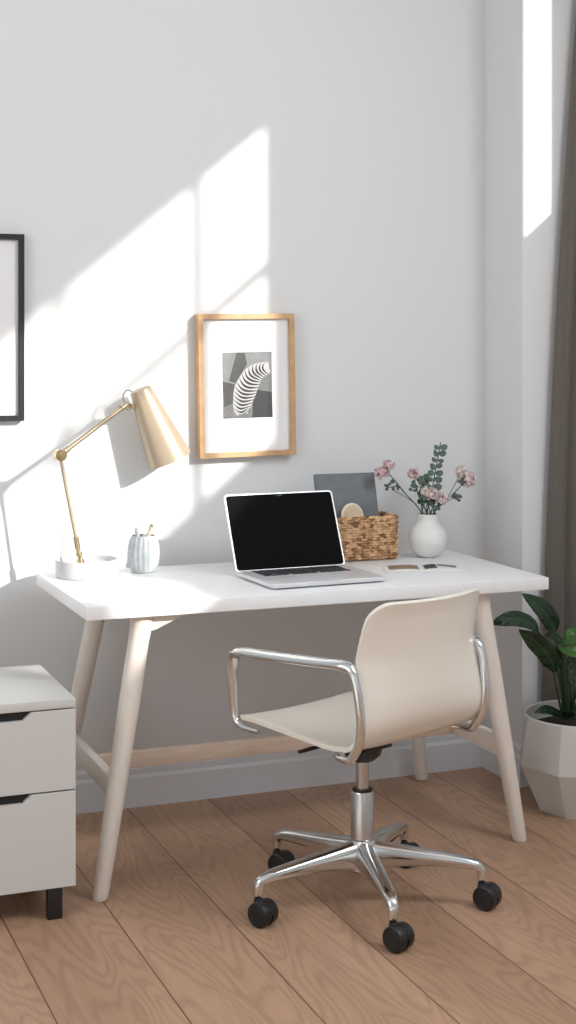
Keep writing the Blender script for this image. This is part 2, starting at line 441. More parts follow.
# armrests: rounded loops of polished aluminium
for sx in (-1, 1):
    X = sx*.2155
    pts = [(sx*.20, -.115, .424), (sx*.212, -.140, .424), (X, -.172, .426), (X, -.186, .438), (X*1.01, -.206, .468), (X*1.02, -.214, .52), (X*1.03, -.209, .575), (X*1.04, -.200, .615),
           (X*1.04, -.186, .638), (X*1.04, -.155, .644), (X*1.04, -.10, .641), (X*1.04, -.03, .636), (X*1.04, .05, .631), (X*1.04, .13, .627), (X*1.04, .190, .624),
           (X*1.03, .220, .614), (X*1.02, .233, .585), (X*1.01, .233, .535), (X, .230, .475), (X, .222, .446), (sx*.214, .195, .434), (sx*.205, .15, .430)]
    fl = [1, 1, 1, 1, 1, 1, 1, 1, 1.0, 1, 1, 1, 1, 1, 1, 1, 1, 1, 1, 1, 1, 1]
    rr = [.0075, .0075, .010, .0105, .0108, .011, .011, .011, .0145, .0220, .0265, .0265, .0265, .0265, .0255, .0210, .0165, .0125, .0105, .009, .0075, .0065]
    # r is the width (x) radius, the other axis is kept near 8 mm
    fl = [min(1., .0125/q) for q in rr]
    pts = [(p[0]-.006, p[1]-(.026*max(0, min(1, (p[1]-.1)/.09)) if sx > 0 else 0), p[2]) for p in pts]
    PP = cr([(*p, q, f) for p, q, f in zip(pts, rr, fl)], 5)
    b = B()
    rings = []; prev = None
    n = 16
    for i, p in enumerate(PP):
        p0 = Vector(PP[max(0, i-1)][:3]); p1 = Vector(PP[min(len(PP)-1, i+1)][:3]); t = (p1-p0).normalized()
        side = Vector((1, 0, 0)); side = (side-t*side.dot(t)).normalized(); nn = t.cross(side)
        c = Vector(p[:3]); r_ = p[3]; f_ = p[4]
        rings.append([b.verts.new(c+side*math.cos(q)*r_+nn*math.sin(q)*r_*f_) for q in [2*PI*j/n for j in range(n)]])
    for A_, B_ in zip(rings, rings[1:]):
        for j in range(n): b.faces.new((A_[j], A_[(j+1) % n], B_[(j+1) % n], B_[j]))
    b.faces.new(rings[0][::-1]); b.faces.new(rings[-1])
    obj('armrest', b, M['chrome'], chair, angle=60)
# mechanism
b = B(); box(b, (-.050, -.060, .385), (.050, .085, .418), .008)
lathe(b, [(0, .352), (.030, .352), (.046, .366), (.052, .386), (0, .386)], 24)
box(b, (-.10, .02, .410), (.10, .05, .428), .003); box(b, (-.10, -.05, .408), (.10, -.02, .428), .003)
mech = obj('tilt_mechanism', b, M['black_plastic'], chair)
b = B(); tube(b, [(-.03, .03, .395), (-.095, .052, .392), (-.125, .062, .388)], [.005, .005, .005], 8)
tube(b, [(-.112, .058, .390), (-.15, .071, .384)], [.009, .008], 10, flat=.5); obj('lever', b, M['black_plastic'], mech)
b = B(); lathe(b, [(0, .26), (.0165, .26), (.0165, .356), (0, .356)], 28); obj('gas_column', b, M['satin'], chair)
b = B(); lathe(b, [(0, .085), (.026, .085), (.029, .088), (.029, .272), (.027, .276), (.024, .277), (0, .277)], 32); obj('column_sleeve', b, M['satin'], chair)
b = B(); lathe(b, [(.0235, .2765), (.0255, .2765), (.0255, .281), (.018, .282)], 28); obj('column_collar', b, M['black_plastic'], chair)
b = B(); lathe(b, [(0, .078), (.030, .078), (.036, .084), (.039, .11), (.038, .14), (.033, .158), (.029, .160), (0, .160)], 32); obj('base_hub', b, M['chrome'], chair)
base_arm = None; caster0 = None
for i in range(5):
    phi = R(209+72*i-43)
    if base_arm is None:
        b = B(); n = 14; rings = []
        path = [(.026, .118, .026, .038), (.06, .119, .0235, .031), (.12, .118, .0215, .0235), (.19, .114, .0195, .0180), (.25, .109, .0175, .0145), (.272, .1055, .0160, .0125),
                (.284, .101, .0140, .0120), (.291, .090, .0125, .0125), (.293, .078, .0115, .0115), (.293, .068, .0105, .0105)]
        PQ = cr(path, 4)
        for k_, (x, z, w, h) in enumerate(PQ):
            x0, z0 = PQ[max(0, k_-1)][:2]; x1, z1 = PQ[min(len(PQ)-1, k_+1)][:2]
            t = Vector((x1-x0, 0, z1-z0)).normalized(); nn = Vector((-t.z, 0, t.x))
            ring = []
            for j in range(n):
                q = 2*PI*j/n; cx, sx_ = math.cos(q), math.sin(q)
                e = .75
                cx = math.copysign(abs(cx)**e, cx); sx_ = math.copysign(abs(sx_)**e, sx_)
                ring.append(b.verts.new(Vector((x, 0, z))+Vector((0, 1, 0))*cx*w+nn*sx_*h))
            rings.append(ring)
        for A_, B_ in zip(rings, rings[1:]):
            for j in range(n): b.faces.new((A_[j], A_[(j+1) % n], B_[(j+1) % n], B_[j]))
        b.faces.new(rings[0][::-1]); b.faces.new(rings[-1])
        base_arm = obj('base_arm', b, M['chrome'], chair, angle=60); a_ = base_arm
        # caster: stem and hood, two wheels
        b = B()
        tube(b, [(0, 0, .060), (0, 0, .076)], .0065, 12); tube(b, [(0, 0, .066), (0, 0, .071)], .010, 16); st_ = len(b.verts)
        n = 24; RW = .0335
        hood = []
        for j in range(13):
            q = PI*(.02+.96*j/12)
            hood.append((math.cos(q)*.0338, .0335+math.sin(q)*.0345))
        pol = hood+[(-.026, .030), (0, .026), (.026, .030)]
        prism(b, pol, 'x', -.0030, .0030)
        # rounded cap over the stem
        xform(b, Matrix.Translation((0, .018, 0)), st_); tube(b, [(0, .006, .048), (0, 0, .0665)], [.016, .0125], 18)
        caster0 = obj('caster', b, M['black_plastic'], chair, angle=40); c_ = caster0
        for s in (-1, 1):
            b = B()
            pf = [(0, .0032), (.0325, .0032), (.0335, .0042), (.0335, .024), (.0320, .0272), (.029, .0285), (.0275, .0276), (.0265, .0276), (.0255, .0288), (.006, .0298), (0, .0298)]
            lathe(b, pf, 32)
            xform(b, Matrix.Translation((0, .018, .0335)) @ Matrix.Rotation(PI/2*s, 4, 'Y'))
            obj('wheel', b, M['caster'], caster0, angle=30)
    else:
        a_ = base_arm.copy(); C.objects.link(a_); a_.parent = chair
        c_ = copy_tree(caster0, chair)
    a_.rotation_euler = (0, 0, phi)
    dirs = [232, 228, 236, 222, 238]
    c_.location = (.293*math.cos(phi), .293*math.sin(phi), 0); c_.scale = (.88, .88, .88)
    # wheel axle direction, given around the vertical
    c_.rotation_euler = (0, 0, R(dirs[i]-43))

# ------------------------------------------------------------------ drawer cabinet
cab = thing('drawer_cabinet', 'light grey two-drawer cabinet on black legs left of the desk', 'cabinet', (-.932, -.593, 0))
x0, x1, y0, y1 = -.225, .225, -.207, .207
b = B(); 
box(b, (x0, y0+.018, .078), (x0+.016, y1, .503)); box(b, (x1-.016, y0+.018, .078), (x1, y1, .503))
box(b, (x0+.016, y1-.01, .078), (x1-.016, y1, .503)); box(b, (x0+.016, y0+.018, .078), (x1-.016, y1-.01, .094))
box(b, (x0, y0, .507), (x1, y1, .529), .0015)
obj('body', b, M['cab'], cab)
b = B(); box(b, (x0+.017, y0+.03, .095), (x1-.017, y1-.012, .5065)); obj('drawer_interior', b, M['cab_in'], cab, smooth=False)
for z0, z1 in ((.3105, .5035), (.077, .3065)):
    b = B(); h = .117; d = .018
    poly = [(x0, z0), (x1, z0), (x1, z1), (h, z1), (h-.02, z1-.019), (-h+.02, z1-.019), (-h, z1), (x0, z1)]
    prism(b, poly, 'y', y0, y0+.018)
    bmesh.ops.bevel(b, geom=b.edges[:], offset=.0008, segments=1, affect='EDGES', profile=.5)
    dr = obj('drawer', b, M['cab'], cab, angle=20)
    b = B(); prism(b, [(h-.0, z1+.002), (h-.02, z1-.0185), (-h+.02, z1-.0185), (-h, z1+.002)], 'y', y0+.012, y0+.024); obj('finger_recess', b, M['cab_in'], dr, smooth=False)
leg0 = None
for lx, ly in ((.176, -.190), (-.176, -.190), (.176, .165), (-.176, .165)):
    if leg0 is None:
        b = B(); box(b, (-.018, -.012, 0), (.018, .012, .079), .0015); leg0 = obj('leg', b, M['black_metal'], cab); q = leg0
    else:
        q = leg0.copy(); C.objects.link(q); q.parent = cab
    q.location = (lx, ly, 0)

# ------------------------------------------------------------------ desk lamp
LB = Vector((-.537, -.217, ZT))
lamp = thing('desk_lamp', 'jointed brass desk lamp with tan cone shade on a round white base', 'lamp', LB)
def lv(p): return Vector(p)-LB
b = B(); lathe(b, [(0, 0), (.084, 0), (.087, .003), (.0875, .045), (.0865, .0485), (.0845, .0485), (.0835, .046), (.0830, .036), (.080, .034), (0, .034)], 56)
obj('base', b, M['lamp_white'], lamp)
J0, J1, J2 = Vector((-.554, -.217, .764)), Vector((-.610, -.200, 1.071)), Vector((-.392, -.100, 1.205))
def seg(b, p, q, r, n=14): tube(b, [lv(p), lv(q)], r, n)
b = B(); seg(b, J0, J0.lerp(J1, .05), [.011, .010]); seg(b, J0.lerp(J1, .05), J0.lerp(J1, .075), [.0065, .0065]); seg(b, J0.lerp(J1, .075), J0.lerp(J1, .11), [.0095, .009])
seg(b, J0.lerp(J1, .11), J0.lerp(J1, .145), [.0065, .006]); seg(b, J0.lerp(J1, .145), J0.lerp(J1, .25), [.0085, .008]); obj('stem_socket', b, M['brass'], lamp)
b = B(); seg(b, J0.lerp(J1, .2), J1, [.0048, .0044]); obj('lower_arm', b, M['brass_arm'], lamp)
b = B()
axis = Vector((-.1, 1, 0)).normalized()
for d0, d1, r in ((-.013, .013, .0165), (-.017, -.013, .012), (.013, .017, .012), (-.021, -.017, .007)):
    seg(b, J1+axis*d0, J1+axis*d1, r, 24)
tube(b, [lv(J1+axis*-.0135+Vector((math.cos(q)*.0135, 0, math.sin(q)*.0135))) for q in [2*PI*i/24 for i in range(24)]], .002, 6, closed=True)
obj('elbow_joint', b, M['brass'], lamp)
b = B(); seg(b, J1.lerp(J2, .0), J1.lerp(J2, .13), [.0085, .0078]); seg(b, J1.lerp(J2, .10), J1.lerp(J2, .97), [.0066, .0066])
seg(b, J1.lerp(J2, .92), J2, [.0095, .0095]); obj('upper_arm', b, M['brass_arm'], lamp)
S0, S1 = Vector((-.344, -.082, 1.250)), Vector((-.254, -.082, 1.0400))
ax = (S1-S0).normalized()
rot = ax.to_track_quat('Z', 'Y').to_matrix().to_4x4(); L_ = (S1-S0).length
b = B(); lathe(b, [(0, .0), (.028, .0), (.0315, .0025), (.0325, .006), (.067, L_), (.0655, L_), (.031, .009), (0, .006)], 48)
xform(b, Matrix.Translation(lv(S0)) @ rot); shade = obj('lamp_shade', b, M['lamp_tan'], lamp)
b = B(); lathe(b, [(.0648, L_-.0008), (.0305, .0098), (0, .0085), (0, .0075), (.030, .0088), (.0644, L_-.0008)], 48)
xform(b, Matrix.Translation(lv(S0)) @ rot); obj('shade_lining', b, M['lamp_lining'], shade)
b = B(); lathe(b, [(0, .010), (.014, .010), (.014, .045), (.010, .055), (.026, .085), (.030, .105), (.024, .125), (0, .135)], 24)
xform(b, Matrix.Translation(lv(S0)) @ rot); obj('bulb', b, M['lamp_white'], shade)
mid = S0.lerp(S1, .16)-Vector((.037, 0, .016))
b = B(); tube(b, [lv(p) for p in cr([tuple(J2), tuple(J2.lerp(mid, .5)), tuple(mid)], 3)], .006, 12)
tube(b, [lv(mid+Vector((0, -.012, 0))), lv(mid+Vector((0, .012, 0)))], .0085, 14); obj('shade_hinge', b, M['brass'], lamp)
b = B(); tube(b, [lv(p) for p in cr([(-.370, -.090, 1.243), (-.385, -.092, 1.248), (-.398, -.096, 1.236), (-.399, -.100, 1.220), (-.389, -.104, 1.205), (-.380, -.102, 1.196), (-.385, -.100, 1.190), (-.393, -.098, 1.196)], 5)], .0016, 8)
obj('cable', b, M['cable'], lamp)

# ------------------------------------------------------------------ ribbed pot with pencils
JB = Vector((-.368, -.203, ZT))
b = B()
mod = lambda q, z: 1+(.075*abs(math.cos(q*9))**.8-.045)*min(1, max(0, (z-.004)/.02))*min(1, max(0, (.104-z)/.01))
jp = [(0, 0), (.029, 0), (.034, .003), (.040, .018), (.0445, .042), (.0450, .062), (.0415, .085), (.0365, .101), (.0345, .1055), (.0325, .1045), (.0335, .098), (.038, .084), (.041, .062), (.040, .040), (.035, .018), (.028, .008), (0, .008)]
jp = jp[:2]+cr(jp[2:9], 4)+jp[9:]
lathe(b, jp, 144, mod=mod)
jar = obj('ribbed_jar', b, M['jar'], None, angle=60); jar.location = JB
tag(jar, 'small ribbed pale grey ceramic jar holding pencils beside the lamp base', 'jar')
def pencil(name, p, q, r, m, label, tipm=None):
    p, q = Vector(p), Vector(q)
    o = thing(name, label, 'pencil', p)
    b = B(); tube(b, [Vector(), (q-p)*.93], r, 10); obj('pencil_body', b, m, o)
    b = B(); tube(b, [(q-p)*.93, (q-p)*.985, (q-p)], [r, r*.85, r*.45], 10); obj('pencil_end', b, tipm or m, o)
    return o
pencil('pencil', (-.372, -.190, .7405), (-.385, -.192, .858), .0068, M['grey_pencil'], 'short grey pencil leaning left out of the ribbed jar')
pencil('pencil', (-.385, -.205, .7415), (-.342, -.203, .866), .0062, M['twig'], 'brown wooden pencil leaning right out of the ribbed jar', M['cable'])

# ------------------------------------------------------------------ laptop
lap = thing('laptop', 'open silver laptop with a blank black screen in the middle of the desk', 'laptop', (-.153, -.386, ZT), R(3.0))
LW, LD = .342, .258
b = B(); box(b, (0, -LD, .0045), (LW, 0, .0155), .0, seg=3)
ve = [e for e in b.edges if abs(e.verts[0].co.z-e.verts[1].co.z) > .005]
bmesh.ops.bevel(b, geom=ve, offset=.012, segments=5, affect='EDGES', profile=.5)
he = [e for e in b.edges if abs(e.verts[0].co.z-e.verts[1].co.z) < .001 and len(e.link_faces) == 2 and abs(e.calc_face_angle(0)) > .5]
bmesh.ops.bevel(b, geom=he, offset=.002, segments=2, affect='EDGES', profile=.5)
# finger notch lip
box(b, (LW/2-.03, -LD-.0006, .0125), (LW/2+.03, -LD+.004, .0160), .0005)
base = obj('keyboard_deck', b, M['alu'], lap)
for fx in (.03, LW-.03):
    for fy in (-.03, -LD+.03):
        b = B(); lathe(b, [(0, 0), (.007, 0), (.008, .005), (0, .005)], 16); xform(b, Matrix.Translation((fx, fy, 0))); obj('foot', b, M['black_plastic'], lap)
kx0, kx1, ky0, ky1 = .038, LW-.038, -.120, -.020
b = B(); box(b, (kx0-.003, ky0-.003, .0150), (kx1+.003, ky1+.003, .0158)); kb = obj('keyboard', b, M['keywell'], lap)
b = B(); kw = (kx1-kx0)/14; kh = (ky1-ky0)/5.6
box(b, (-kw*.40, -kh*.38, 0), (kw*.40, kh*.38, .0016), .0008, seg=1); key0 = obj('key', b, M['key'], kb); first = True
def key(x, y, sx=1, sy=1):
    global first
    if first: k = key0; first = False
    else: k = key0.copy(); C.objects.link(k); k.parent = kb
    k.location = (x, y, .0158); k.scale = (sx, sy, 1)
for r_ in range(5):
    y = ky1-kh*.3-kh*.5-kh*r_ if r_ else ky1-kh*.3
    if r_ == 0:
        for c_ in range(14): key(kx0+kw*(c_+.5), ky1-kh*.28, 1, .55)
    y = ky1-kh*.6-kh*(r_+.5)
    if r_ < 3:
        for c_ in range(14): key(kx0+kw*(c_+.5), y)
    elif r_ == 3:
        key(kx0+kw*1.0, y, 2.1); key(kx1-kw*1.0, y, 2.1)
        for c_ in range(10): key(kx0+kw*(c_+2.5), y)
    else:
        for c_ in (0, 1, 2, 3): key(kx0+kw*(c_+.5), y)
        key(kx0+kw*6.5, y, 5.2)
        for c_ in (9, 10, 11, 12, 13): key(kx0+kw*(c_+.5), y)
b = B(); box(b, (LW/2-.058, -LD+.018, .0153), (LW/2+.058, -.143, .0159), .0004, seg=1); obj('trackpad', b, M['track'], lap)
# lid leaning back
LH = .228; ang = R(24)
lm = Matrix.Translation((0, -.004, .0135)) @ Matrix.Rotation(-ang, 4, 'X')
b = B(); box(b, (0, 0, 0), (LW, .0050, LH))
ve = [e for e in b.edges if abs(e.verts[0].co.y-e.verts[1].co.y) > .004]
bmesh.ops.bevel(b, geom=ve, offset=.011, segments=5, affect='EDGES', profile=.5)
xform(b, lm); lid = obj('screen_lid', b, M['alu'], lap)
b = B(); box(b, (.0042, -.0007, .0035), (LW-.0042, .0008, LH-.0042))
ve = [e for e in b.edges if abs(e.verts[0].co.y-e.verts[1].co.y) > .001]
bmesh.ops.bevel(b, geom=ve, offset=.009, segments=5, affect='EDGES', profile=.5)
xform(b, lm); obj('display', b, M['screen'], lid)
b = B(); box(b, (LW/2-.009, -.0011, LH-.0105), (LW/2+.009, -.0004, LH-.0085)); xform(b, lm); obj('webcam', b, M['black_plastic'], lid)
b = B(); tube(b, [(.03, .002, .0145), (LW-.03, .002, .0145)], .0050, 12); obj('hinge', b, M['black_plastic'], lap)

# ------------------------------------------------------------------ woven basket
BX, BY = .320, -.178
bk = thing('woven_basket', 'small rectangular brown woven basket standing behind the laptop', 'basket', (BX, BY, ZT))
hx, hy, hr, BH = .103, .055, .012, .132
def rrect(s, grow=0.):
    """point on the rounded rectangle at arclength fraction s, outward normal"""
    a_, b_ = hx+grow, hy+grow; per = [2*(a_-hr), PI/2*hr, 2*(b_-hr), PI/2*hr]*2
    tot = sum(per); d = (s % 1)*tot; i = 0
    while d > per[i]: d -= per[i]; i += 1
    t = d
    cs = [(-(a_-hr), -(b_-hr)), (a_-hr, -(b_-hr)), (a_-hr, b_-hr), (-(a_-hr), b_-hr)]
    if i == 0: return Vector((cs[0][0]+t, -b_, 0)), Vector((0, -1, 0))
    if i == 2: return Vector((a_, cs[1][1]+t, 0)), Vector((1, 0, 0))
    if i == 4: return Vector((cs[2][0]-t, b_, 0)), Vector((0, 1, 0))
    if i == 6: return Vector((-a_, cs[3][1]-t, 0)), Vector((-1, 0, 0))
    k = {1: 1, 3: 2, 5: 3, 7: 0}[i]; q0 = {1: -PI/2, 3: 0, 5: PI/2, 7: PI}[i]
    q = q0+t/hr; nrm = Vector((math.cos(q), math.sin(q), 0))
    return Vector((*cs[k], 0))+nrm*hr, nrm
b = B(); rows = 15; NS = 168; NST = 42
rhh = (BH-.012)/rows
for r_ in range(rows):
    z = .004+rhh*(r_+.5)
    pts = []
    for i in range(NS):
        s = i/NS; p, nrm = rrect(s)
        w = math.sin(s*2*PI*NST/2+PI*(r_ % 2))
        pts.append(p+nrm*(.0022*w)+Vector((0, 0, z+.0006*math.sin(i*1.7+r_))))
    tube(b, pts, rhh*.56, 8, closed=True, up=(0, 0, 1))
for k in range(NST):   # upright stakes
    p, nrm = rrect((k+.5)/NST)
    tube(b, [p+Vector((0, 0, .002)), p+Vector((0, 0, BH-.004))], .0028, 6)
box(b, (-hx+.003, -hy+.003, .001), (hx-.003, hy-.003, .006))
obj('woven_side', b, M['basket'], bk, angle=70)
b = B()
for ph, rad in ((0, .0040), (PI, .0040)):
    pts = []
    for i in range(240):
        s = i/240; p, nrm = rrect(s); q = s*2*PI*34+ph
        pts.append(p+nrm*(.003*math.cos(q))+Vector((0, 0, BH-.004+.003*math.sin(q))))
    tube(b, pts, rad, 7, closed=True, up=(0, 0, 1))
obj('braided_rim', b, M['basket'], bk, angle=70)
# grey notebook leaning in the basket
nb = thing('notebook', 'flat dark grey hardcover book standing upright in the woven basket', 'book', (.287, -.202, ZT+.0065))
nm = Matrix.Rotation(R(-15), 4, 'X')
b = B(); box(b, (-.099, -.0065, .002), (.099, -.0042, .258), .0006, seg=1); box(b, (-.099, .0042, .002), (.099, .0065, .258), .0006, seg=1); box(b, (-.0995, -.0065, .002), (-.0965, .0065, .258), .0006, seg=1)
xform(b, nm); obj('cover', b, M['board'], nb)
b = B(); box(b, (-.096, -.0041, .005), (.0955, .0041, .2545)); xform(b, nm); obj('page_block', b, M['paper'], nb)
# round wooden piece in the basket
rw = thing('round_wooden_board', 'round pale wooden disc with a lighter rim poking out of the basket', 'wooden disc', (.262, -.2225, ZT+.0085))
rm = Matrix.Rotation(R(-13), 4, 'X') @ Matrix.Rotation(R(12), 4, 'Y')
def ell(bm, rx, rz, cz, y0, y1, n=40):
    prism(bm, [(rx*math.cos(2*PI*i/n), cz+rz*math.sin(2*PI*i/n)) for i in range(n)], 'y', y0, y1)
b = B(); ell(b, .033, .037, .128, -.004, .004); xform(b, rm); obj('round_back', b, M['round_wood'], rw)
b = B(); tube(b, [(.0325*math.cos(2*PI*i/40), 0, .128+.0365*math.sin(2*PI*i/40)) for i in range(40)], .005, 8, closed=True, up=(0, 1, 0)); xform(b, rm); obj('rim', b, M['rim_wood'], rw)
b = B(); tube(b, [(0, 0, .09), (0, 0, .0)], [.009, .008], 12, flat=.6); xform(b, rm); obj('handle', b, M['round_wood'], rw)

# ------------------------------------------------------------------ vase and flowers
VX, VY = .529, -.222
b = B(); vp = [(0, 0), (.027, 0), (.034, .004), (.048, .020), (.0575, .043), (.0585, .062), (.052, .082), (.040, .097), (.0325, .107), (.0300, .117), (.0305, .128), (.0315, .1305), (.0300, .132), (.0280, .129), (.0275, .117), (.030, .105), (.045, .088), (.054, .062), (.045, .022), (.026, .008), (0, .008)]
lathe(b, vp[:2]+cr(vp[2:11], 5)+vp[11:], 48)
vase = obj('round_vase', b, M['vase'], None, angle=50); vase.location = (VX, VY, ZT)
tag(vase, 'round matt white vase holding flowers near the right end of the desk', 'vase')
V0 = Vector((VX, VY, ZT+.020))
def bez(p0, p1, p2, n=14):
    return [p0*(1-t)**2+p1*2*t*(1-t)+p2*t*t for t in [i/n for i in range(n+1)]]
def blossom_cluster(b, c, rad, count, seed, size=.0065):
    rnd = random.Random(seed); count = int(count*2.6); rad = [q*1.22 for q in rad]
    for i in range(count):
        d = Vector((rnd.gauss(0, 1), rnd.gauss(0, 1), rnd.gauss(0, 1))).normalized()
        p = Vector(c)+Vector((d.x*rad[0], d.y*rad[1], d.z*rad[2]))*rnd.uniform(.35, 1.)
        # a five-petal floret facing outwards
        t1 = d.orthogonal().normalized(); t2 = d.cross(t1); a0 = rnd.uniform(0, 6)
        s = size*rnd.uniform(.75, 1.25)
        cc = b.verts.new(p); cb_ = b.verts.new(p-d*s*.5)
        for k in range(5):
            a = a0+2*PI*k/5
            def pt(aa, rr, hh): return p+(t1*math.cos(aa)+t2*math.sin(aa))*rr*s+d*hh*s
            e = [b.verts.new(pt(a-.5, .6, .22)), b.verts.new(pt(a-.3, 1.0, .45)), b.verts.new(pt(a+.3, 1.0, .45)), b.verts.new(pt(a+.5, .6, .22))]
            b.faces.new((cc, *e)); 
            b.faces.new((cb_, e[0], e[3]))
def small_leaf(b, p, d, n, L, W):
    d = d.normalized(); s = d.cross(n).normalized(); nn = s.cross(d)
    q = [p, p+d*L*.3+s*W*.45+nn*.001, p+d*L*.65+s*W*.48, p+d*L, p+d*L*.65-s*W*.48, p+d*L*.3-s*W*.45+nn*.001]
    top = [b.verts.new(v+nn*.0006) for v in q]; bot = [b.verts.new(v-nn*.0006) for v in q]
    b.faces.new(top); b.faces.new(bot[::-1])
    for i in range(6): b.faces.new((top[i], bot[i], bot[(i+1) % 6], top[(i+1) % 6]))
heads = [
 # label, mouth x offset, tip, list of clusters (offset from tip, radii, count, material)
 ('pink blossom stem leaning far left out of the vase', -.022, (.398, -.200, 1.000), [((-.014, 0, -.010), (.020, .018, .016), 46, 'petal2'), ((.010, .002, .012), (.015, .014, .014), 30, 'petal2')], (.455, -.21, .93)),
 ('short pale pink blossom sprig standing just left of the eucalyptus', -.008, (.494, -.195, .984), [((0, 0, 0), (.016, .015, .016), 38, 'petal2')], (.505, -.205, .92)),
 ('cream and pink blossoms low over the left of the vase mouth', -.004, (.526, -.250, .926), [((0, 0, 0), (.022, .018, .015), 60, 'petal'), ((-.018, 0, .008), (.012, .012, .012), 22, 'petal3')], (.524, -.235, .88)),
 ('pale pink blossoms low over the right of the vase mouth', .008, (.566, -.246, .910), [((0, 0, 0), (.020, .018, .016), 58, 'petal')], (.548, -.235, .875)),
 ('large pale pink blossom head leaning far right out of the vase', .022, (.676, -.205, .962), [((.004, 0, -.002), (.025, .022, .021), 78, 'petal'), ((-.022, 0, .024), (.017, .016, .018), 40, 'petal3')], (.60, -.215, .90)),
]
for i, (lab, mx, tip, cl, midp) in enumerate(heads):
    o = thing('flower_stem', lab, 'flower', V0, group=None)
    p0 = Vector((VX+mx*.6, VY+random.uniform(-.008, .008), ZT+.03)); p1 = Vector(midp); p2 = Vector(tip)
    mouth = Vector((VX+mx, VY+random.uniform(-.012, .01), ZT+.131))
    path = [Vector(q) for q in cr([tuple(p0), tuple(mouth), tuple(p1), tuple(p2)], 6)]
    b = B(); tube(b, [q-V0 for q in path], [.0018]*(len(path)-4)+[.0016, .0014, .0012, .0010], 7)
    if i == 0: tube(b, [q-V0 for q in bez(path[12], Vector((.44, -.21, .955)), Vector((.404, -.205, .945)))], .0011, 6); tube(b, [q-V0 for q in bez(path[9], Vector((.45, -.22, .92)), Vector((.418, -.215, .938)))], .0011, 6)
    if i == 4: tube(b, [q-V0 for q in bez(path[10], Vector((.61, -.215, .90)), Vector((.636, -.21, .912)))], .0011, 6); tube(b, [q-V0 for q in bez(path[11], Vector((.62, -.21, .93)), Vector((.654, -.205, .984)))], .0013, 6)
    obj('stem', b, M['stem'], o)
    for (off, rad, cnt, mm) in cl:
        b = B(); blossom_cluster(b, p2+Vector(off)-V0, rad, cnt, 11+i*3, .0050); obj('blossom', b, M[mm], o, smooth=False)
    b = B(); rnd = random.Random(40+i)
    spots = {0: [(.404, -.205, .946), (.412, -.21, .958), (.43, -.21, .945), (.42, -.215, .938)], 1: [(.488, -.2, .95), (.498, -.2, .94), (.484, -.21, .935)],
             2: [(.50, -.24, .91), (.53, -.235, .89)], 3: [(.56, -.24, .885), (.58, -.23, .90)], 4: [(.630, -.21, .910), (.638, -.212, .915), (.642, -.21, .906), (.650, -.21, .960), (.655, -.21, .948), (.636, -.21, .90)]}[i]
    for sp in spots:
        for k in range(3):
            d = Vector((rnd.uniform(-1, 1), rnd.uniform(-.4, .4), rnd.uniform(-.3, 1)))
            small_leaf(b, Vector(sp)-V0, d, Vector((rnd.uniform(-.4, .4), -1, .2)), rnd.uniform(.012, .018), rnd.uniform(.008, .012))
    obj('foliage', b, M['euc'], o)
# eucalyptus sprigs
for (lab, pts, sd, k0, wid) in (('tall eucalyptus sprig with round grey-green leaves rising above the blossoms', [(VX-.004, VY, ZT+.03), (VX+.002, VY+.006, ZT+.131), (.555, -.200, .930), (.574, -.195, 1.01), (.588, -.195, 1.078)], 5, .40, .026),
                          ('shorter leafy eucalyptus sprig behind the low blossoms', [(VX-.010, VY+.008, ZT+.03), (VX-.012, VY+.014, ZT+.131), (.528, -.19, .91), (.535, -.185, .945), (.528, -.185, .975)], 9, .42, .021)):
    o = thing('eucalyptus_sprig', lab, 'sprig', V0)
    path = [Vector(q) for q in cr(pts, 8)]
    b = B(); tube(b, [q-V0 for q in path], .0017, 7); obj('stem', b, M['stem'], o)
    b = B(); rnd = random.Random(sd); n = len(path); s = k0
    while s < .99:
        q = path[int(s*(n-1))]-V0
        for sgn in (-1, 1):
            d = Vector((sgn, rnd.uniform(-.6, .3), rnd.uniform(.1, .6))).normalized()
            W = wid*rnd.uniform(.8, 1.1)*(1.0-.25*s); L = W*1.15
            nrm = Vector((rnd.uniform(-.5, .5), -1, rnd.uniform(.1, .9))).normalized()
            side = d.cross(nrm).normalized(); nn = side.cross(d).normalized()
            base_ = q+d*.002; ctr = base_+d*L*.5
            ring = [ctr+d*math.cos(2*PI*k/12)*L*.5+side*math.sin(2*PI*k/12)*W*.5+nn*.0015*math.cos(4*PI*k/12) for k in range(12)]
            top = [b.verts.new(v+nn*.0005) for v in ring]; bot = [b.verts.new(v-nn*.0005) for v in ring]
            b.faces.new(top); b.faces.new(bot[::-1])
            for k in range(12): b.faces.new((top[k], bot[k], bot[(k+1) % 12], top[(k+1) % 12]))
        s += .066
    obj('foliage', b, M['euc'], o)
b = B(); rnd = random.Random(3)
# loose filler stems in the neck
o = thing('filler_greenery', 'bundle of short dark green stems packed in the mouth of the vase', 'greenery', V0)
for k in range(9):
    a = k/9*2*PI; r_ = .017
    p = Vector((r_*math.cos(a), r_*math.sin(a)*.7, .01)); q = Vector((r_*1.25*math.cos(a), r_*.8*math.sin(a), .112))
    q2 = q+Vector((rnd.uniform(-.012, .025), rnd.uniform(-.012, .012), rnd.uniform(.03, .06)))
    tube(b, [p, q, q2], [.0016, .0016, .0011], 6)
obj('stems', b, M['stem'], o)
b = B()
for k in range(12):
    small_leaf(b, Vector((rnd.uniform(-.015, .03), rnd.uniform(-.015, .01), rnd.uniform(.13, .17))), Vector((rnd.uniform(-1, 1), -.2, rnd.uniform(0, 1))), Vector((.1, -1, .4)), .02, .010)
obj('foliage', b, M['euc'], o)

